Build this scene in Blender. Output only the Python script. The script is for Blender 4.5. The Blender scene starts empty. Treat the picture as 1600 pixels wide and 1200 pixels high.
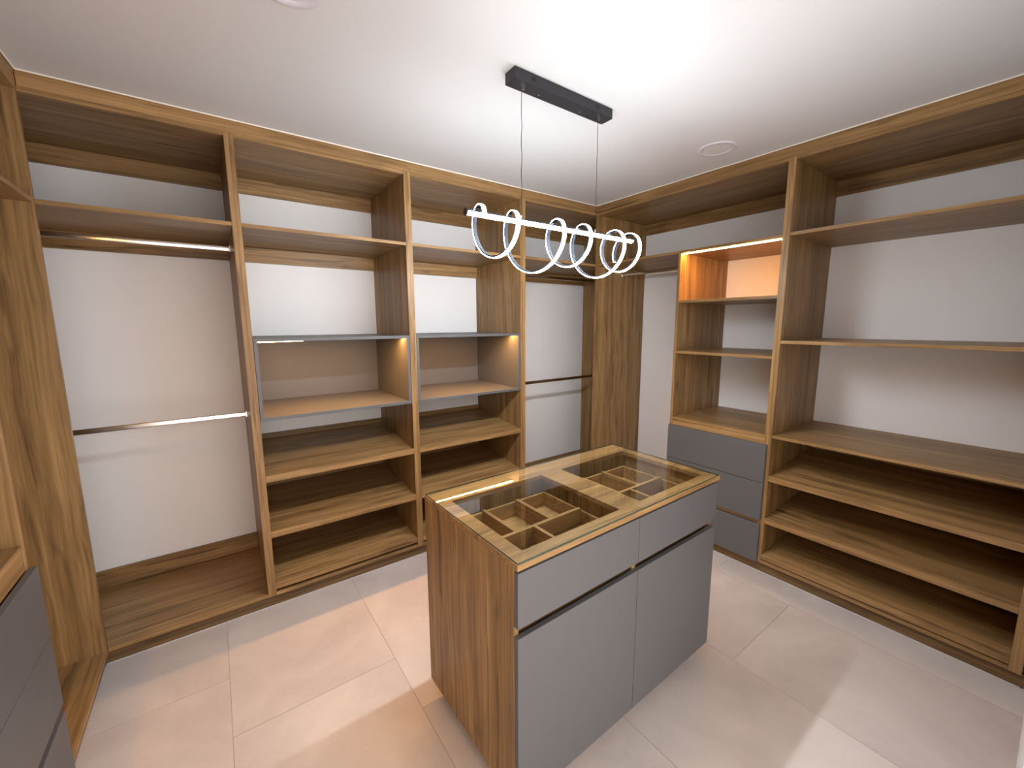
import bpy, bmesh, math, random
from mathutils import Vector, Matrix
random.seed(7)
SC = bpy.context.scene
COL = SC.collection

# ------------------------------------------------------------------ camera, world, exposure
cam = bpy.data.cameras.new('camera')
camo = bpy.data.objects.new('camera', cam); COL.objects.link(camo)
cam.sensor_fit = 'HORIZONTAL'; cam.sensor_width = 36.0
cam.lens = 640.8 / 1600 * 36.0
cam.clip_start = 0.01
r_ = Vector((0.80953623, -0.58705314, -0.00443824)); u_ = Vector((0.08875689, 0.11491414, 0.98940232))
w_ = r_.cross(u_) * -1
M = Matrix((r_, u_, -w_)).transposed().to_4x4()
M.translation = Vector((0.51347, -2.44902, 1.54761))
camo.matrix_world = M
SC.camera = camo
world = bpy.data.worlds.new('world'); SC.world = world; world.use_nodes = True
world.node_tree.nodes['Background'].inputs[0].default_value = (0.95, 0.86, 0.81, 1)
world.node_tree.nodes['Background'].inputs[1].default_value = 2.8
SC.view_settings.view_transform = 'Standard'; SC.view_settings.look = 'None'
SC.view_settings.exposure = 0.65; SC.view_settings.gamma = 1.0; SC.view_settings.use_curve_mapping = False
LAMP = 98.0     # chandelier diffuser radiance
STRIP = 260.0    # warm shelf LED radiance

# ------------------------------------------------------------------ main measures (metres)
H = 2.5
L = 3.150; D = 0.628; LD = 3.790; CD = -0.640
ZF = 2.421; ZB = 0.067; T = 0.018
ZS = 2.037; YW = -2.488

# ------------------------------------------------------------------ materials
def newmat(name):
    m = bpy.data.materials.new(name); m.use_nodes = True
    nt = m.node_tree; b = nt.nodes['Principled BSDF']
    return m, nt, b
def plain(name, col, rough=0.5, metal=0.0, noise=0.0, scale=4, bump=0.0, coat=0.0, spec=None):
    m, nt, b = newmat(name)
    b.inputs['Roughness'].default_value = rough; b.inputs['Metallic'].default_value = metal
    b.inputs['Coat Weight'].default_value = coat
    if spec is not None: b.inputs['Specular IOR Level'].default_value = spec
    n = nt.nodes.new('ShaderNodeTexNoise'); n.inputs['Scale'].default_value = scale; n.inputs['Detail'].default_value = 5
    tc = nt.nodes.new('ShaderNodeTexCoord'); nt.links.new(tc.outputs['Object'], n.inputs['Vector'])
    mx = nt.nodes.new('ShaderNodeMix'); mx.data_type = 'RGBA'
    mx.inputs[6].default_value = (*[c * (1 - noise) for c in col], 1); mx.inputs[7].default_value = (*[min(1, c * (1 + noise)) for c in col], 1)
    nt.links.new(n.outputs['Fac'], mx.inputs[0]); nt.links.new(mx.outputs[2], b.inputs['Base Color'])
    if bump:
        n2 = nt.nodes.new('ShaderNodeTexNoise'); n2.inputs['Scale'].default_value = 500; nt.links.new(tc.outputs['Object'], n2.inputs['Vector'])
        bp = nt.nodes.new('ShaderNodeBump'); bp.inputs['Strength'].default_value = bump; bp.inputs['Distance'].default_value = 0.001
        nt.links.new(n2.outputs['Fac'], bp.inputs['Height']); nt.links.new(bp.outputs['Normal'], b.inputs['Normal'])
    return m
def wood(name, axis, gain=1.20):
    m, nt, b = newmat(name); N = nt.nodes.new; K = nt.links.new
    tc = N('ShaderNodeTexCoord'); oi = N('ShaderNodeObjectInfo')
    off = N('ShaderNodeVectorMath'); off.operation = 'SCALE'; off.inputs[0].default_value = (37.0, 23.0, 51.0); K(oi.outputs['Random'], off.inputs['Scale'])
    ad = N('ShaderNodeVectorMath'); ad.operation = 'ADD'; K(tc.outputs['Object'], ad.inputs[0]); K(off.outputs[0], ad.inputs[1])
    def stretched(along, cross):
        mp = N('ShaderNodeMapping'); s = [cross] * 3; s['xyz'.index(axis)] = along
        mp.inputs['Scale'].default_value = s; K(ad.outputs[0], mp.inputs['Vector']); return mp
    # slow wander of the grain
    wn = N('ShaderNodeTexNoise'); wn.inputs['Scale'].default_value = 1.0; wn.inputs['Detail'].default_value = 2
    K(stretched(1.6, 5).outputs[0], wn.inputs['Vector'])
    def grain(along, cross, det, rough, warp):
        mp = stretched(along, cross)
        sc = N('ShaderNodeVectorMath'); sc.operation = 'SCALE'; sc.inputs['Scale'].default_value = warp; K(wn.outputs['Color'], sc.inputs[0])
        a2 = N('ShaderNodeVectorMath'); a2.operation = 'ADD'; K(mp.outputs[0], a2.inputs[0]); K(sc.outputs[0], a2.inputs[1])
        n = N('ShaderNodeTexNoise'); n.inputs['Scale'].default_value = 1.0; n.inputs['Detail'].default_value = det; n.inputs['Roughness'].default_value = rough
        K(a2.outputs[0], n.inputs['Vector']); return n
    g1 = grain(0.6, 19, 4, 0.6, 1.6)      # broad bands
    g2 = grain(2.0, 95, 4, 0.65, 3.0)       # fine lines
    g3 = grain(1.3, 42, 2, 0.5, 2.6)       # dark streaks
    r1 = N('ShaderNodeValToRGB'); e = r1.color_ramp.elements
    e[0].position = 0.30; e[0].color = (0.148*gain, 0.084*gain, 0.034*gain, 1)
    e[1].position = 0.72; e[1].color = (0.335*gain, 0.203*gain, 0.084*gain, 1)
    x = r1.color_ramp.elements.new(0.5); x.color = (0.240*gain, 0.140*gain, 0.055*gain, 1)
    K(g1.outputs['Fac'], r1.inputs[0])
    r2 = N('ShaderNodeValToRGB'); e = r2.color_ramp.elements
    e[0].position = 0.30; e[0].color = (0.62, 0.60, 0.57, 1); e[1].position = 0.68; e[1].color = (1.14, 1.14, 1.14, 1)
    K(g2.outputs['Fac'], r2.inputs[0])
    r3 = N('ShaderNodeValToRGB'); e = r3.color_ramp.elements
    e[0].position = 0.28; e[0].color = (0.42, 0.38, 0.34, 1); e[1].position = 0.40; e[1].color = (1, 1, 1, 1)
    K(g3.outputs['Fac'], r3.inputs[0])
    m1 = N('ShaderNodeMix'); m1.data_type = 'RGBA'; m1.blend_type = 'MULTIPLY'; m1.inputs[0].default_value = 1
    K(r1.outputs[0], m1.inputs[6]); K(r2.outputs[0], m1.inputs[7])
    m2 = N('ShaderNodeMix'); m2.data_type = 'RGBA'; m2.blend_type = 'MULTIPLY'; m2.inputs[0].default_value = 0.8
    K(m1.outputs[2], m2.inputs[6]); K(r3.outputs[0], m2.inputs[7])
    # small knots
    vo = N('ShaderNodeTexVoronoi'); vo.inputs['Scale'].default_value = 1.0; K(stretched(1.1, 3.6).outputs[0], vo.inputs['Vector'])
    r4 = N('ShaderNodeValToRGB'); e = r4.color_ramp.elements
    e[0].position = 0.02; e[0].color = (0.35, 0.30, 0.27, 1); e[1].position = 0.085; e[1].color = (1, 1, 1, 1)
    K(vo.outputs['Distance'], r4.inputs[0])
    m3 = N('ShaderNodeMix'); m3.data_type = 'RGBA'; m3.blend_type = 'MULTIPLY'; m3.inputs[0].default_value = 0.7
    K(m2.outputs[2], m3.inputs[6]); K(r4.outputs[0], m3.inputs[7])
    K(m3.outputs[2], b.inputs['Base Color'])
    b.inputs['Roughness'].default_value = 0.42; b.inputs['Specular IOR Level'].default_value = 0.35
    bp = N('ShaderNodeBump'); bp.inputs['Strength'].default_value = 0.12; bp.inputs['Distance'].default_value = 0.001
    K(g2.outputs['Fac'], bp.inputs['Height']); K(bp.outputs['Normal'], b.inputs['Normal'])
    return m
def emit(name, col, s):
    m = bpy.data.materials.new(name); m.use_nodes = True; nt = m.node_tree
    nt.nodes.clear(); e = nt.nodes.new('ShaderNodeEmission'); o = nt.nodes.new('ShaderNodeOutputMaterial')
    e.inputs[0].default_value = (*col, 1); e.inputs[1].default_value = s; nt.links.new(e.outputs[0], o.inputs[0]); return m
def pane(name, tint, edge=False):
    m = bpy.data.materials.new(name); m.use_nodes = True; nt = m.node_tree; nt.nodes.clear(); N = nt.nodes.new; K = nt.links.new
    o = N('ShaderNodeOutputMaterial'); t = N('ShaderNodeBsdfTransparent'); t.inputs[0].default_value = (*tint, 1)
    g = N('ShaderNodeBsdfGlossy'); g.inputs['Roughness'].default_value = 0.02
    f = N('ShaderNodeFresnel'); f.inputs[0].default_value = 1.55 if not edge else 1.5
    geo = N('ShaderNodeNewGeometry'); inv = N('ShaderNodeMath'); inv.operation = 'SUBTRACT'; inv.inputs[0].default_value = 1; K(geo.outputs['Backfacing'], inv.inputs[1])
    mu = N('ShaderNodeMath'); mu.operation = 'MULTIPLY'; K(f.outputs[0], mu.inputs[0]); K(inv.outputs[0], mu.inputs[1])
    if not edge:
        m2 = N('ShaderNodeMath'); m2.operation = 'MULTIPLY'; m2.inputs[1].default_value = 1.6; K(mu.outputs[0], m2.inputs[0]); mu = m2
    mx = N('ShaderNodeMixShader'); K(mu.outputs[0], mx.inputs[0]); K(t.outputs[0], mx.inputs[1]); K(g.outputs[0], mx.inputs[2]); K(mx.outputs[0], o.inputs[0])
    return m

WX = wood('wood_grain_x', 'x'); WY = wood('wood_grain_y', 'y'); WZ = wood('wood_grain_z', 'z')
WOOD = dict(x=WX, y=WY, z=WZ)
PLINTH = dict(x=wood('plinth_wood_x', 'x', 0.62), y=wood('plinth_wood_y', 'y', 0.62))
GREY = plain('grey_laminate', (0.088, 0.089, 0.093), 0.48, noise=0.02, scale=2)
WALL = plain('wall_paint', (0.79, 0.785, 0.78), 0.7, noise=0.015, scale=1.5, bump=0.03)
CEIL = plain('ceiling_paint', (0.61, 0.61, 0.61), 0.75, noise=0.01, scale=1.2)
CAULK = plain('sealant', (0.82, 0.79, 0.72), 0.5)
SEAL = plain('floor_sealant', (0.50, 0.50, 0.50), 0.5)
BLACK = plain('black_metal', (0.015, 0.015, 0.020), 0.45, noise=0.05)
CHROME = plain('chrome', (0.72, 0.68, 0.64), 0.16, metal=1.0)
ALU = plain('aluminium_channel', (0.62, 0.66, 0.74), 0.35, metal=0.6)
CHAN = plain('spiral_metal', (0.0065, 0.0072, 0.0095), 0.6, spec=0.08)
WHITEP = plain('white_plastic', (0.62, 0.60, 0.66), 0.45)
CABLE = plain('cable_sheath', (0.016, 0.013, 0.013), 0.6, spec=0.1)
LITE = emit('lamp_light', (0.88, 0.94, 1.0), LAMP * 0.46); LITEB = emit('tube_light', (0.88, 0.94, 1.0), LAMP * 2.7)
WARM = emit('warm_led', (1.0, 0.46, 0.12), STRIP)
GLASS = pane('clear_glass', (0.955, 0.97, 0.955)); GLASSE = plain('green_glass_edge', (0.012, 0.05, 0.038), 0.15, spec=0.5)

def tile_mat():
    m, nt, b = newmat('porcelain_tile'); N = nt.nodes.new; K = nt.links.new
    tc = N('ShaderNodeTexCoord'); oi = N('ShaderNodeObjectInfo')
    off = N('ShaderNodeVectorMath'); off.operation = 'SCALE'; off.inputs[0].default_value = (17.0, 29.0, 5.0); K(oi.outputs['Random'], off.inputs['Scale'])
    ad = N('ShaderNodeVectorMath'); ad.operation = 'ADD'; K(tc.outputs['Object'], ad.inputs[0]); K(off.outputs[0], ad.inputs[1])
    n1 = N('ShaderNodeTexNoise'); n1.inputs['Scale'].default_value = 2.2; n1.inputs['Detail'].default_value = 8; n1.inputs['Roughness'].default_value = 0.62; n1.inputs['Distortion'].default_value = 0.8
    K(ad.outputs[0], n1.inputs['Vector'])
    r = N('ShaderNodeValToRGB'); e = r.color_ramp.elements
    e[0].position = 0.3; e[0].color = (0.415, 0.375, 0.355, 1); e[1].position = 0.72; e[1].color = (0.545, 0.50, 0.47, 1)
    K(n1.outputs['Fac'], r.inputs[0])
    n2 = N('ShaderNodeTexNoise'); n2.inputs['Scale'].default_value = 3.1; n2.inputs['Detail'].default_value = 6; n2.inputs['Distortion'].default_value = 2.2
    K(ad.outputs[0], n2.inputs['Vector'])
    r2 = N('ShaderNodeValToRGB'); e = r2.color_ramp.elements
    e[0].position = 0.49; e[0].color = (0, 0, 0, 1); e[1].position = 0.53; e[1].color = (0, 0, 0, 1)
    x = r2.color_ramp.elements.new(0.51); x.color = (1, 1, 1, 1)
    K(n2.outputs['Fac'], r2.inputs[0])
    sc = N('ShaderNodeMath'); sc.operation = 'MULTIPLY'; sc.inputs[1].default_value = 0.09; K(r2.outputs[0], sc.inputs[0])
    mx = N('ShaderNodeMix'); mx.data_type = 'RGBA'; mx.inputs[7].default_value = (0.62, 0.58, 0.55, 1); K(sc.outputs[0], mx.inputs[0]); K(r.outputs[0], mx.inputs[6])
    K(mx.outputs[2], b.inputs['Base Color']); b.inputs['Roughness'].default_value = 0.42; b.inputs['Specular IOR Level'].default_value = 0.35
    return m
TILE = tile_mat(); GROUT = plain('grout', (0.34, 0.30, 0.28), 0.8)

# ------------------------------------------------------------------ helpers
def tag(o, label=None, cat=None, group=None, kind=None):
    if label: o['label'] = label
    if cat: o['category'] = cat
    if group: o['group'] = group
    if kind: o['kind'] = kind
    return o
def link(name, bm, mat, parent=None, smooth=False):
    bmesh.ops.recalc_face_normals(bm, faces=bm.faces)
    me = bpy.data.meshes.new(name); bm.to_mesh(me); bm.free()
    if not isinstance(mat, (list, tuple)): mat = [mat]
    for m in mat: me.materials.append(m)
    if smooth:
        for p in me.polygons: p.use_smooth = True
    o = bpy.data.objects.new(name, me); COL.objects.link(o)
    if parent: o.parent = parent; o.matrix_parent_inverse = Matrix.Translation(parent_world(parent)).inverted()
    return o
def parent_world(p):
    v = Vector((0, 0, 0))
    while p: v += p.location + p.matrix_parent_inverse.translation; p = p.parent
    return v
def empty(name, loc, label=None, cat=None, group=None):
    o = bpy.data.objects.new(name, None); COL.objects.link(o); o.location = loc
    o.empty_display_size = 0.1
    return tag(o, label, cat, group)
def hexa(bm, pts, bev=0.0008):
    vs = [bm.verts.new(p) for p in pts]
    F = [(0,1,3,2),(4,6,7,5),(0,4,5,1),(2,3,7,6),(0,2,6,4),(1,5,7,3)]
    fs = [bm.faces.new([vs[i] for i in f]) for f in F]
    if bev:
        es = set(e for f in fs for e in f.edges)
        bmesh.ops.bevel(bm, geom=list(es), offset=bev, segments=1, affect='EDGES')
def addbox(bm, a, b, bev=0.0008):
    lo = [min(a[i], b[i]) for i in range(3)]; hi = [max(a[i], b[i]) for i in range(3)]
    pts = [(x, y, z) for x in (lo[0], hi[0]) for y in (lo[1], hi[1]) for z in (lo[2], hi[2])]
    hexa(bm, pts, bev)
def box(name, a, b, mat, parent=None, bev=0.0008):
    bm = bmesh.new(); addbox(bm, a, b, bev); return link(name, bm, mat, parent)
def addtube(bm, p, q, r, n=12, cap=True):
    p = Vector(p); q = Vector(q); d = (q - p).normalized()
    a = d.orthogonal().normalized(); b = d.cross(a)
    A = [bm.verts.new(p + r*(math.cos(2*math.pi*i/n)*a + math.sin(2*math.pi*i/n)*b)) for i in range(n)]
    B = [bm.verts.new(q + r*(math.cos(2*math.pi*i/n)*a + math.sin(2*math.pi*i/n)*b)) for i in range(n)]
    for i in range(n): bm.faces.new((A[i], A[(i+1)%n], B[(i+1)%n], B[i]))
    if cap: bm.faces.new(A[::-1]); bm.faces.new(B)

# a run maps local (u along the front, v depth, z) to the room
class Run:
    def __init__(s, kind):
        s.k = kind; s.ax = {'u': 'x', 'v': 'y', 'z': 'z'} if kind == 'A' else {'u': 'y', 'v': 'x', 'z': 'z'}
    def P(s, u, v, z):
        if s.k == 'A': return (u, v, z)
        if s.k == 'B': return (L + v, -u, z)
        return (-v, -u, z)
    def box(s, name, u0, u1, v0, v1, z0, z1, grain='u', parent=None, mat=None, bev=0.0008):
        return box(name, s.P(u0, v0, z0), s.P(u1, v1, z1), mat or WOOD[s.ax[grain]], parent, bev)
    def root(s, name, u0, u1, label, cat, group=None):
        return empty(name, s.P((u0+u1)/2, 0.3, ZB), label, cat, group)

def unit(run, name, u0, u1, dep, label, group=None, t0=0.0193, t1=0.0193):
    """open carcass between outer planes u0..u1; returns root and inner limits"""
    r = run.root(name, u0, u1, label, 'cabinet', group)
    G = 0.0004
    G2 = 0.00015
    for a, b in ((u0+G2, u0+t0), (u1-t1, u1-G2)):
        run.box('side_panel', a, b, 0.0, dep, ZB+G, ZF+T-G, 'z', r, bev=0.0004)
    i0, i1 = u0+t0+G, u1-t1-G
    run.box('top_board', i0, i1, 0.0, dep, ZF, ZF+T-G, 'u', r)
    run.box('bottom_board', i0, i1, 0.0, dep, ZB+G, ZB+T, 'u', r)
    run.box('back_rail', i0, i1, dep-T, dep-0.001, ZF-0.090, ZF-0.0005, 'u', r)
    return r, i0, i1
def tilted(run, r, i0, i1, dep, z, k, th=0.018, lip=0.036):
    """slanted shoe shelf, its front edge lip reaching z"""
    bm = bmesh.new(); d1 = dep-0.022
    pts = []
    for u in (i0, i1):
        for v in (0.019, d1):
            for dz in (-th, 0):
                pts.append(run.P(u, v, z-0.004+dz + k*v))
    hexa(bm, pts)
    o = link('slanted_shelf', bm, WOOD[run.ax['u']], r)
    run.box('front_lip', i0, i1, 0.001, 0.0186, z-lip, z, 'u', o)
def flat(run, r, i0, i1, dep, z, th=T, v0=0.0015, name='shelf'):
    return run.box(name, i0, i1, v0, dep-0.0015, z-th, z, 'u', r)
def clothes_rail(run, u0, u1, v, z, label, group, br=None):
    r = empty('clothes_rail', run.P((u0+u1)/2, v, z-0.03), label, 'clothes rail', group)
    bm = bmesh.new()
    # flattened oval tube
    n = 16; A = []; B = []
    for i in range(n):
        t = 2*math.pi*i/n; cx = math.copysign(abs(math.cos(t))**0.5, math.cos(t))*0.0075; cz = math.copysign(abs(math.sin(t))**0.5, math.sin(t))*0.013
        A.append(bm.verts.new(run.P(u0+0.004, v+cx, z+cz))); B.append(bm.verts.new(run.P(u1-0.004, v+cx, z+cz)))
    for i in range(n): bm.faces.new((A[i], A[(i+1)%n], B[(i+1)%n], B[i]))
    bm.faces.new(A); bm.faces.new(B[::-1])
    link('rail_tube', bm, CHROME, r, smooth=False)
    for a, b in ((u0+0.0003, u0+0.009), (u1-0.009, u1-0.0003)):
        bm = bmesh.new()
        addbox(bm, run.P(a, v-0.012, z-0.017), run.P(b, v+0.012, z-0.0135)); addbox(bm, run.P(a, v-0.012, z-0.0135), run.P(b, v-0.008, z+0.017)); addbox(bm, run.P(a, v+0.008, z-0.0135), run.P(b, v+0.012, z+0.017))
        link('end_bracket', bm, CHROME, r)
    return r

# ------------------------------------------------------------------ the room shell
def structure(name, a, b, mat): return tag(box(name, a, b, mat, None, 0), kind='structure')
fl = structure('floor', (-0.8, -3.1, -0.08), (LD+0.15, 0.78, -0.0018), GROUT)  # cut short outside the doorway so fill light comes in from below
gap = 0.0009; TW, TL = 0.6305, 1.26
starts = {0: -0.411, 1: -0.737, 2: -1.048, 3: -1.362, 4: -1.672, 5: -1.25, 6: -2.30, -1: -0.10}
def tile_mesh(x0, x1, y0, y1):
    return box('tile', (x0+gap, y0+gap, -0.0017), (x1-gap, y1-gap, 0.0), TILE, fl, 0)
for c in range(-1, 7):
    x0 = 0.4405 + TW*(c-1); x1 = x0 + TW
    x0c, x1c = max(x0, -0.64), min(x1, LD)
    k = 3
    while True:
        ya = starts[c] + TL*(k-1); yb = ya + TL
        k -= 1
        if yb < -3.05: break
        if ya > 0.62: continue
        tile_mesh(x0c, x1c, max(ya, -3.1), min(yb, 0.628))
structure('ceiling', (-0.8, -4.2, H), (LD+0.15, 0.78, H+0.1), CEIL)  # carried on unseen past the doorway to block light from above
structure('wall_back', (-0.8, D+0.002, -0.0015), (LD+0.15, D+0.15, H-0.0005), WALL)
structure('wall_right', (LD+0.002, YW-0.14, -0.0015), (LD+0.15, D+0.0015, H-0.0005), WALL)
structure('wall_left', (-0.8, YW-0.14, -0.0015), (CD-0.002, D+0.0015, H-0.0005), WALL)
# wall with the doorway at the camera, its unseen opening sized for fill light
bm = bmesh.new()
addbox(bm, (CD-0.001, YW-0.12, 0.0005), (-0.02, YW, H-0.001), 0)
addbox(bm, (2.05, YW-0.12, 0.0005), (LD+0.001, YW, H-0.001), 0)
addbox(bm, (-0.02, YW-0.12, 2.25), (2.05, YW, H-0.001), 0)
tag(link('wall_front', bm, WALL), kind='structure')

# ------------------------------------------------------------------ back run (A)
A = Run('A'); B = Run('B'); Cc = Run('C')
xa, xb, xc, xd, xe = -0.50, 0.6545, 1.5242, 2.3905, 3.676
grpA = None
r, i0, i1 = unit(A, 'open_wardrobe', xa, xb, D, 'wide open oak wardrobe bay with two chrome rails, left end of back wall')
flat(A, r, i0, i1, D, ZS)
A.box('back_rail', i0, i1, D-T, D-0.002, ZS-T-0.0865, ZS-T-0.0005, 'u', r)
A.box('back_rail', i0, i1, D-T, D-0.002, ZB+T+0.0005, 0.186, 'u', r)
for a, b, lab in ((xb, xc, 'open oak shoe cabinet around the left grey lit box, beside the wide hanging bay'),
                  (xc, xd, 'open oak shoe cabinet around the right grey lit box, behind the hanging lamp')):
    r, i0, i1 = unit(A, 'open_shoe_cabinet', a, b, D, lab, 'shoe cabinets on the back wall', 0.0193 if a == xb else 0.0207, 0.0207 if a == xb else 0.0228)
    j0 = i0; j1 = i1
    flat(A, r, j0, j1, D, ZS)
    A.box('back_rail', j0, j1, D-T, D-0.002, ZS-T-0.0885, ZS-T-0.0005, 'u', r)
    A.box('back_rail', j0, j1, D-T, D-0.002, 0.750, 0.843, 'u', r)
    A.box('back_panel', j0, j1, D-0.010, D-0.002, ZB+T+0.0005, 0.7495, 'u', r)
    tilted(A, r, j0, j1, D, 0.7525, 0.105)
    tilted(A, r, j0, j1, D, 0.438, 0.09)
    tilted(A, r, j0, j1, D, 0.138, 0.075)
r, i0, i1 = unit(A, 'open_wardrobe', xd, xe, D, 'open oak wardrobe bay in the far corner, seen behind the chandelier rings', None, 0.0228, 0.0193)
flat(A, r, i0, i1, D, ZS)
A.box('back_rail', i0, i1, D-T, D-0.002, ZS-T-0.0865, ZS-T-0.0005, 'u', r)
A.box('back_rail', i0, i1, D-T, D-0.002, ZB+T+0.0005, 0.186, 'u', r)

# grey lit boxes
def lit_box(x0, x1, label, sag):
    z0, z1 = 1.049, 1.4795; t = T; g = 0.0006
    r = empty('display_box', ((x0+x1)/2, 0.3, z0), label, 'display box', 'grey lit boxes in the back cabinets')
    box('top_panel', (x0+g, 0.0006, z1-t), (x1-g, D-0.022, z1), GREY, r)
    box('bottom_panel', (x0+g, 0.0006, z0), (x1-g, D-0.022, z0+t), GREY, r)
    for a, b in ((x0+g, x0+t), (x1-t, x1-g)): box('side_panel', (a, 0.0006, z0+t+0.0003), (b, D-0.022, z1-t-0.0003), GREY, r)
    box('back_panel', (x0+t+g, D-0.040, z0+t+0.0003), (x1-t-g, D-0.023, z1-t-0.0003), GREY, r)
    # recessed strip in its aluminium profile
    bm = bmesh.new(); zt = z1-t
    addbox(bm, (x0+t+0.004, 0.073, zt-0.0020), (x0+t+0.60*(x1-x0), 0.075, zt-0.0004), 0)
    addbox(bm, (x0+t+0.004, 0.087, zt-0.0020), (x1-t-0.004, 0.089, zt-0.0004), 0)
    link('light_profile', bm, ALU, r)
    n = 12; bm = bmesh.new(); prev = None; xs = [x0+t+0.006 + (x1-x0-2*t-0.012)*i/n for i in range(n+1)]
    for i, x in enumerate(xs):
        s = sag * max(0, 1 - i/(n*0.32))**0.8
        vs = [bm.verts.new(p) for p in ((x, 0.0762, zt-0.0005), (x, 0.0858, zt-0.0005), (x, 0.0858, zt-0.0022-s), (x, 0.0762, zt-0.0022-s))]
        if prev:
            for k in range(4): bm.faces.new((prev[k], prev[(k+1)%4], vs[(k+1)%4], vs[k]))
        else: bm.faces.new(vs)
        prev = vs
    bm.faces.new(prev[::-1])
    s = link('light_strip', bm, WARM, r)
    s['label'] = 'glowing warm light strip'
lit_box(xb+0.0205, xc-0.0215, 'dark grey lit box in the left shoe cabinet of the back wall', 0.0028)
lit_box(xc+0.0215, xd-0.0235, 'dark grey lit box in the right shoe cabinet, nearest the far corner', 0.0)

# long boards along the back run
def long_thing(name, a, b, m, lab, cat): return tag(box(name, a, b, m), lab, cat)
long_thing('fascia_board', (0.0005, 0.0008, ZF+T+0.0004), (L-0.0005, 0.018, H-0.0012), WX, 'long oak fascia board under the ceiling above the back wall cabinets', 'fascia')
long_thing('fascia_board', (L+0.0005, YW+0.004, ZF+T+0.0004), (L+0.018, -0.0005, H-0.0012), WY, 'long oak fascia board under the ceiling above the right wall cabinets', 'fascia')
long_thing('fascia_board', (-0.018, YW+0.004, ZF+T+0.0004), (-0.0005, -0.0005, H-0.0012), WY, 'oak fascia board under the ceiling above the left wall cabinets', 'fascia')
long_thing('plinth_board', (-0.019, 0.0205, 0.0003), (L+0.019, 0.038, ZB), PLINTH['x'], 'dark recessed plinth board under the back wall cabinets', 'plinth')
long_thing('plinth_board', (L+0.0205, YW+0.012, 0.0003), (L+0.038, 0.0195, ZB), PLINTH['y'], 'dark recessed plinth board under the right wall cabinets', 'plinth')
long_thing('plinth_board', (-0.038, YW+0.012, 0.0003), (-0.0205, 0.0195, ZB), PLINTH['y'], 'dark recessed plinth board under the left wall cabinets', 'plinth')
# sealant beads at the floor and the ceiling
def bead(name, pts, r, mat=None):
    bm = bmesh.new()
    for p, q in zip(pts, pts[1:]): addtube(bm, p, q, r, 6)
    tag(link(name, bm, mat or CAULK), kind='structure')
zb_ = 0.0026
bead('trim_1', [(-0.0155, 0.0165, zb_), (L+0.0165, 0.0165, zb_), (L+0.0165, YW+0.02, zb_)], 0.0024, SEAL)
zc_ = H-0.0035
bead('trim_2', [(0.003, YW+0.01, zc_), (0.003, -0.003, zc_), (L-0.003, -0.003, zc_), (L-0.003, YW+0.01, zc_)], 0.003)

# ------------------------------------------------------------------ side runs (B on the right, C on the left)
def drawer_set(run, r, u0, u1):
    """three flat grey drawers laid over the front"""
    zs = ((0.5845+0.0016, 0.8235), (0.3435, 0.5845-0.0016), (0.0715, 0.3165))
    for z0, z1 in zs:
        d = run.box('drawer', u0, u1, -0.0185, -0.0008, z0, z1, 'u', r, GREY)
        bm = bmesh.new(); a, b = u0+0.035, u1-0.035
        zt = z1-0.035; zo = z0+0.02
        addbox(bm, run.P(a, 0.002, zo), run.P(a+0.012, 0.45, zt)); addbox(bm, run.P(b-0.012, 0.002, zo), run.P(b, 0.45, zt))
        addbox(bm, run.P(a+0.013, 0.438, zo), run.P(b-0.013, 0.45, zt)); addbox(bm, run.P(a+0.013, 0.002, zo), run.P(b-0.013, 0.437, zo+0.008))
        link('drawer_box', bm, WOOD[run.ax['u']], d)
def hanging_tower(run, dep, u_div, u_t0, u_t1, zsh, label, shelves):
    r, i0, i1 = unit(run, 'tall_wardrobe', 0.0008, u_div, dep, label, t0=0.0195, t1=0.0185)
    s = flat(run, r, i0, i1, dep, ZS)
    # tower side
    run.box('tower_side', u_t0, u_t1, 0.0005, dep-0.001, ZB+T+0.0005, ZS-T-0.0005, 'z', r)
    j0, j1 = u_t1+0.0005, i1
    for z in shelves: flat(run, r, j0, j1, dep, z)
    flat(run, r, j0, j1, dep, zsh, name='counter_board')
    run.box('drawer_rail', j0, j1, 0.004, 0.022, 0.822, zsh-T-0.003, 'u', r)
    run.box('drawer_rail', j0, j1, 0.003, 0.021, 0.3175, 0.3425, 'u', r)
    drawer_set(run, r, u_t0+0.002, u_div-0.0005)
    # glowing strip under the top shelf
    zt = ZS-T
    run.box('light_profile', j0+0.004, i1-0.004, 0.0210, 0.0345, zt-0.0030, zt-0.0003, 'u', s, ALU, 0)
    st = run.box('light_strip', j0+0.005, i1-0.005, 0.0230, 0.0310, zt-0.0056, zt-0.0031, 'u', s, WARM, 0)
    st['label'] = 'glowing warm light strip'
    return r
r = hanging_tower(B, LD-L, 1.4195, 0.7624, 0.7815, 0.8807, 'tall oak wardrobe with orange-lit niche and three grey drawers on the right wall', (1.7037, 1.3545))
r = hanging_tower(Cc, -CD, 1.4195, 0.655, 0.673, 0.902, 'tall oak wardrobe with grey drawers at the left edge, beside the camera', (1.7037, 1.3545))
def shelf_unit(run, dep, label):
    r, i0, i1 = unit(run, 'open_shelf_cabinet', 1.4198, 2.466, dep, label, t0=0.0185, t1=0.0375)
    k0, k1 = i0, i1
    for z in (2.0425, 1.4452, 0.8855): flat(run, r, k0, k1, dep, z)
    run.box('back_panel', k0, k1, dep-0.010, dep-0.002, ZB+T+0.0005, 0.8669, 'u', r)
    tilted(run, r, k0, k1, dep, 0.635, 0.105)
    tilted(run, r, k0, k1, dep, 0.365, 0.09)
    tilted(run, r, k0, k1, dep, 0.129, 0.06)
shelf_unit(B, LD-L, 'open oak cabinet of long shelves filling the right edge of the photo')
shelf_unit(Cc, -CD, 'open oak cabinet of long shelves on the left wall beside the doorway')

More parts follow.
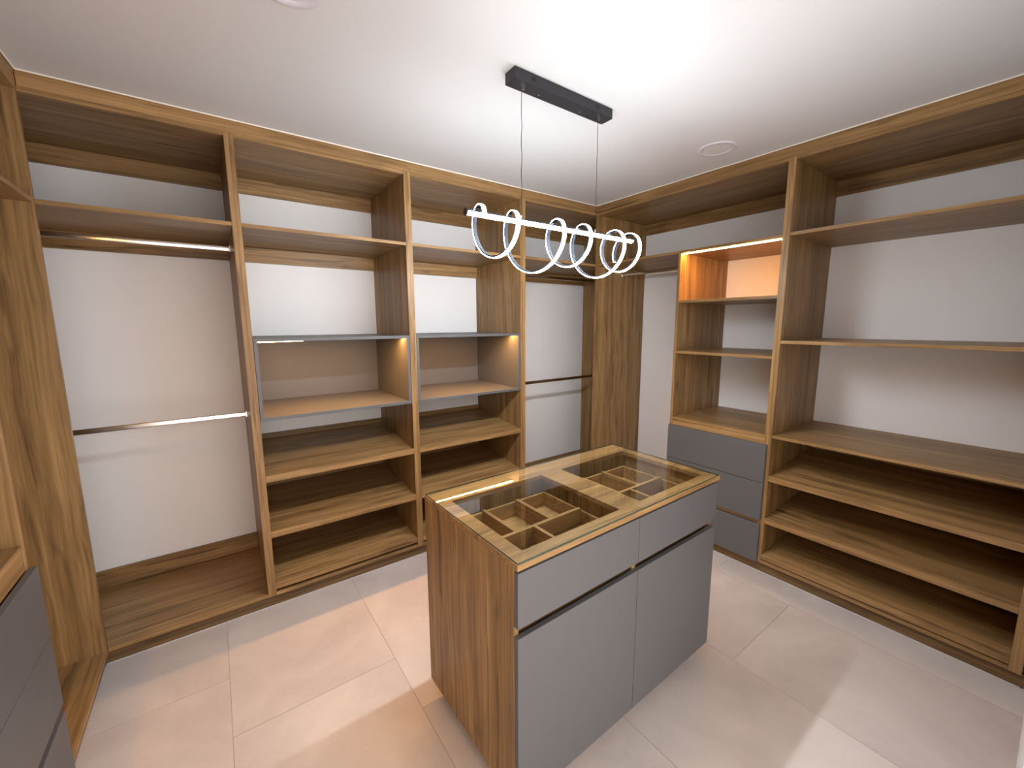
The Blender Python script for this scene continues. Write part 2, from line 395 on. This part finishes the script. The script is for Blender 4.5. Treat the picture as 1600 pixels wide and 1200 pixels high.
# rails
clothes_rail(A, xa+0.0198, xb-0.0198, 0.314, 1.956, 'chrome clothes rail, upper one in the wide left bay', 'clothes rails')
clothes_rail(A, xa+0.0198, xb-0.0198, 0.314, 1.043, 'chrome clothes rail, lower one in the wide left bay', 'clothes rails')
clothes_rail(A, xd+0.0233, xe-0.0198, 0.314, 1.943, 'dark-looking upper clothes rail of the far corner bay, behind the lamp rings', 'clothes rails')
clothes_rail(A, xd+0.0233, xe-0.0198, 0.314, 1.042, 'dark-looking lower clothes rail crossing the far corner bay at half height', 'clothes rails')
clothes_rail(B, 0.0208, 0.7624, 0.318, 1.965, 'chrome clothes rail of the right wall wardrobe, left of the orange-lit niche', 'clothes rails')

# ------------------------------------------------------------------ island with glass top
IX, IY, IT = 1.1441, -1.6003, 0.0159
IW, ID = 1.132, 0.6015
isl = empty('drawer_island', (IX, IY, 0.0), 'oak and grey island cabinet with glazed top in the middle of the floor', 'island')
isl.rotation_euler = (0, 0, IT)
def ibox(name, a, b, mat, parent=None, bev=0.0008):
    bm = bmesh.new(); addbox(bm, a, b, bev); return ilink(name, bm, mat, parent)
def ilink(name, bm, mat, parent=None):
    bmesh.ops.recalc_face_normals(bm, faces=bm.faces)
    me = bpy.data.meshes.new(name); bm.to_mesh(me); bm.free()
    for m in (mat if isinstance(mat, list) else [mat]): me.materials.append(m)
    o = bpy.data.objects.new(name, me); COL.objects.link(o); o.parent = parent or isl
    return o
cw = 1.118; ZT = 0.8786; ZU = ZT-0.018
ibox('side_panel', (0, 0.019, ZB), (0.018, ID, ZU-0.0003), WZ)
ibox('side_panel', (cw-0.018, 0.019, ZB), (cw, ID, ZU-0.0003), WZ)
ibox('back_panel', (0.0183, ID-0.019, ZB), (cw-0.0183, ID-0.001, ZU-0.0003), WZ)
ibox('divider', (0.550, 0.020, ZB+0.019), (0.568, ID-0.0195, ZU-0.0003), WZ)
ibox('bottom_board', (0.0183, 0.020, ZB), (cw-0.0183, ID-0.0195, ZB+0.0185), WX)
for a, b in ((0.0183, 0.5497), (0.5683, cw-0.0183)):
    ibox('crossbar', (a, 0.040, 0.628), (b, 0.30, 0.646), WX)
for p, q in (((0.03, 0.06, 0.0003), (cw-0.03, 0.078, ZB-0.0003)), ((0.03, ID-0.078, 0.0003), (cw-0.03, ID-0.06, ZB-0.0003))):
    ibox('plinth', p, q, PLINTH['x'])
# top frame: four rails and a middle rail around two openings
bm = bmesh.new(); X = [0, 0.060, 0.512, 0.630, 1.079, IW]; Y = [0, 0.0555, 0.490, ID]
grid = {}
for k, z in enumerate((ZU, ZT)):
    for i, x in enumerate(X):
        for j, y in enumerate(Y): grid[i, j, k] = bm.verts.new((x, y, z))
solid = lambda i, j: 0 <= i < 5 and 0 <= j < 3 and not (j == 1 and i in (1, 3))
for i in range(5):
    for j in range(3):
        if not solid(i, j): continue
        bm.faces.new([grid[i, j, 1], grid[i+1, j, 1], grid[i+1, j+1, 1], grid[i, j+1, 1]])
        bm.faces.new([grid[i, j, 0], grid[i, j+1, 0], grid[i+1, j+1, 0], grid[i+1, j, 0]])
        for (di, dj, p, q) in ((-1, 0, (i, j), (i, j+1)), (1, 0, (i+1, j), (i+1, j+1)), (0, -1, (i, j), (i+1, j)), (0, 1, (i, j+1), (i+1, j+1))):
            if not solid(i+di, j+dj):
                bm.faces.new([grid[(*p, 0)], grid[(*q, 0)], grid[(*q, 1)], grid[(*p, 1)]])
ilink('top_frame', bm, WX)
# drawers with divided trays
def tray(u0, u1, i0, i1, backdivs, frontdivs):
    d = ibox('drawer', (u0, 0, 0.679), (u1, 0.0182, 0.853), GREY)
    zt, zf = 0.822, 0.752; y0, y1 = 0.034, 0.455; w = 0.012
    bm = bmesh.new()
    addbox(bm, (i0-w, y0-w, zf-0.008), (i0, y1+w, zt-0.012)); addbox(bm, (i1, y0-w, zf-0.008), (i1+w, y1+w, zt-0.012))
    addbox(bm, (i0+0.0002, y0-w, zf-0.008), (i1-0.0002, y0, zt-0.012)); addbox(bm, (i0+0.0002, y1, zf-0.008), (i1-0.0002, y1+w, zt-0.012))
    ilink('drawer_box', bm, WX, d)
    ibox('tray_floor', (i0+0.0004, y0+0.0004, zf-0.008), (i1-0.0004, y1-0.0004, zf), WX, d)
    ibox('tray_divider', (i0+0.0006, 0.2315, zf+0.0003), (i1-0.0006, 0.2460, zt), WX, d)
    for x in backdivs: ibox('tray_divider', (x-0.0072, 0.2463, zf+0.0003), (x+0.0072, y1-0.0006, zt), WY, d)
    for x in frontdivs: ibox('tray_divider', (x-0.0072, y0+0.0006, zf+0.0003), (x+0.0072, 0.2312, zt), WY, d)
tray(0.0015, 0.5575, 0.044, 0.497, (0.182, 0.345), (0.260,))
tray(0.5602, cw-0.001, 0.600, 1.046, (0.740, 0.880), (0.811,))
ibox('door', (0.0015, 0, ZB+0.001), (0.5575, 0.0182, 0.6485), GREY)
ibox('door', (0.5602, 0, ZB+0.001), (cw-0.001, 0.0182, 0.6485), GREY)
# glass sheet resting on the island
gt = bpy.data.objects.new('glass_sheet', None); COL.objects.link(gt)
bm = bmesh.new(); addbox(bm, (0.003, 0.003, ZT+0.0006), (IW-0.006, ID-0.003, ZT+0.0056), 0)
gl = ilink('glass_sheet', bm, [GLASS, GLASSE])
bpy.data.objects.remove(gt)
gl.name = 'glass_sheet'
for p in gl.data.polygons:
    if abs(p.normal.z) < 0.5: p.material_index = 1
gl.parent = None; gl.location = (IX, IY, 0); gl.rotation_euler = (0, 0, IT)
tag(gl, 'clear glass sheet with green edge lying on the island top', 'glass')

# ------------------------------------------------------------------ chandelier
CY = -1.065; CZ = 1.958; RB = 0.0115
lamp = empty('pendant_lamp', (1.783, CY, H), 'black linear pendant lamp with glowing spiral loops hanging over the island', 'lamp')
cz0 = 2.4575
bm = bmesh.new(); addbox(bm, (1.5125, -1.0975, cz0), (2.0575, -1.0325, H-0.0004), 0.0015)
can = link('canopy', bm, BLACK, lamp)
for xx in (1.5965, 1.6045, 1.6125, 1.950, 1.958, 1.966):
    box('vent_slot', (xx-0.0014, -1.0981, cz0+0.014), (xx+0.0014, -1.09745, cz0+0.029), plain('slot_black', (0.003, 0.003, 0.003), 0.9), can, 0)
for xx in (1.653, 1.885):
    bm = bmesh.new(); addtube(bm, (xx, CY, cz0-0.006), (xx, CY, cz0), 0.0035, 12); link('cap_screw', bm, CHROME, can)
XC = (1.5675, 1.998)
for xx in XC:
    bm = bmesh.new(); addtube(bm, (xx, CY, cz0-0.012), (xx, CY, cz0), 0.0035, 12); addtube(bm, (xx+0.010, CY, cz0-0.009), (xx+0.010, CY, cz0), 0.004, 12)
    link('cable_gland', bm, CHROME, can)
    bm = bmesh.new(); n = 14; prev = (xx, CY, cz0-0.012)
    for i in range(1, n+1):
        z = cz0-0.012 + (CZ+RB+0.010-cz0+0.012)*i/n
        q = (xx + 0.0014*math.sin(i*1.7+xx)*(0 if i == n else 1), CY + 0.001*math.cos(i*2.1), z)
        addtube(bm, prev, q, 0.0012, 6, False); prev = q
    c = link('cable', bm, CABLE, lamp)
    bm = bmesh.new(); addtube(bm, (xx, CY, CZ+RB-0.001), (xx, CY, CZ+RB+0.010), 0.004, 12); link('cable_grip', bm, CHROME, c)
x0, x1 = 1.312, 2.262
# tube: dark shell over the top, glowing diffuser below
def arc_bar(name, a0, a1, rr, mat, x0, x1, n=16, parent=lamp, closed=True):
    bm = bmesh.new(); A_ = []; B_ = []
    for i in range(n+1):
        t = math.radians(a0 + (a1-a0)*i/n)
        for X_, S_ in ((x0, A_), (x1, B_)): S_.append(bm.verts.new((X_, CY + rr*math.cos(t), CZ + rr*math.sin(t))))
    for i in range(n): bm.faces.new((A_[i], A_[i+1], B_[i+1], B_[i]))
    bm.faces.new((A_[0], B_[0], B_[-1], A_[-1])); bm.faces.new(A_); bm.faces.new(B_[::-1])
    return link(name, bm, mat, parent)
arc_bar('tube', 10, 170, RB, BLACK, x0, x1)
arc_bar('tube_diffuser', 172, 368, RB*0.98, LITEB, x0+0.004, x1-0.004)
for a, b in ((x0-0.006, x0-0.0002), (x1+0.0002, x1+0.006)):
    bm = bmesh.new(); addtube(bm, (a, CY, CZ), (b, CY, CZ), RB*1.12, 20); link('end_cap', bm, BLACK, lamp)
# spiral of alternating loops
tops = [1.3653, 1.5164, 1.7506, 1.9092, 2.1217, 2.2369]; rads = [0.094, 0.1165, 0.097, 0.115, 0.096]
path = []   # (x, y, z, radial dir)
TOPZ = CZ + 0.033
def loop_pt(i, ph, x):
    rr = rads[i]; cz = TOPZ - rr
    return Vector((x, CY + rr*math.sin(ph), cz + rr*math.cos(ph))), Vector((0, math.sin(ph), math.cos(ph)))
S = 36
def pitch(i, ph): return tops[i] + (tops[i+1]-tops[i]) * ph/(2*math.pi)
for k in range(-6, 0): path.append(loop_pt(0, 2*math.pi*k/S, pitch(0, 2*math.pi*k/S)))
for i in range(5):
    for k in range(S): path.append(loop_pt(i, 2*math.pi*k/S, pitch(i, 2*math.pi*k/S)))
for k in range(0, 12):
    ph = 2*math.pi*k/S; p_, d_ = loop_pt(4, ph, tops[5] + 0.02*ph/(2*math.pi)); path.append((p_, d_))
def ribbon(name, w0, w1, d0, d1, mat, parent):
    bm = bmesh.new(); prev = None
    for p, d in path:
        vs = [bm.verts.new(p + Vector((a, 0, 0)) + d*b) for a, b in ((w0, d0), (w1, d0), (w1, d1), (w0, d1))]
        if prev:
            for k in range(4): bm.faces.new((prev[k], prev[(k+1)%4], vs[(k+1)%4], vs[k]))
        else: bm.faces.new(vs)
        prev = vs
    bm.faces.new(prev[::-1]); return link(name, bm, mat, parent)
sp = ribbon('spiral_channel', -0.0078, 0.0078, -0.0090, -0.0032, CHAN, lamp)
ribbon('spiral_diffuser', -0.0078, 0.0078, -0.0028, 0.0, LITE, sp)

# ------------------------------------------------------------------ ceiling downlights (switched off)
def downlight(x, y, label):
    r = empty('downlight', (x, y, H), label, 'downlight', 'round recessed downlights')
    bm = bmesh.new(); n = 40
    prof = ((0.100, 0.0), (0.099, -0.004), (0.094, -0.0065), (0.076, -0.0050), (0.072, -0.001), (0.072, 0.0))
    rings = [[bm.verts.new((x+a*math.cos(2*math.pi*i/n), y+a*math.sin(2*math.pi*i/n), H-0.0003+z)) for i in range(n)] for a, z in prof]
    for A_, B_ in zip(rings, rings[1:]):
        for i in range(n): bm.faces.new((A_[i], A_[(i+1)%n], B_[(i+1)%n], B_[i]))
    link('bezel', bm, WHITEP, r, True)
    bm = bmesh.new(); vs = [bm.verts.new((x+0.0718*math.cos(2*math.pi*i/n), y+0.0718*math.sin(2*math.pi*i/n), H-0.0022)) for i in range(n)]
    v2 = [bm.verts.new((v.co.x, v.co.y, H-0.0004)) for v in vs]
    bm.faces.new(vs); bm.faces.new(v2[::-1])
    for i in range(n): bm.faces.new((vs[i], vs[(i+1)%n], v2[(i+1)%n], v2[i]))
    link('diffuser', bm, CEIL, r)
downlight(2.863, -1.149, 'round white ceiling downlight right of the pendant lamp, near the far corner')
downlight(0.770, -1.030, 'round white ceiling downlight cut off by the top edge of the photo')
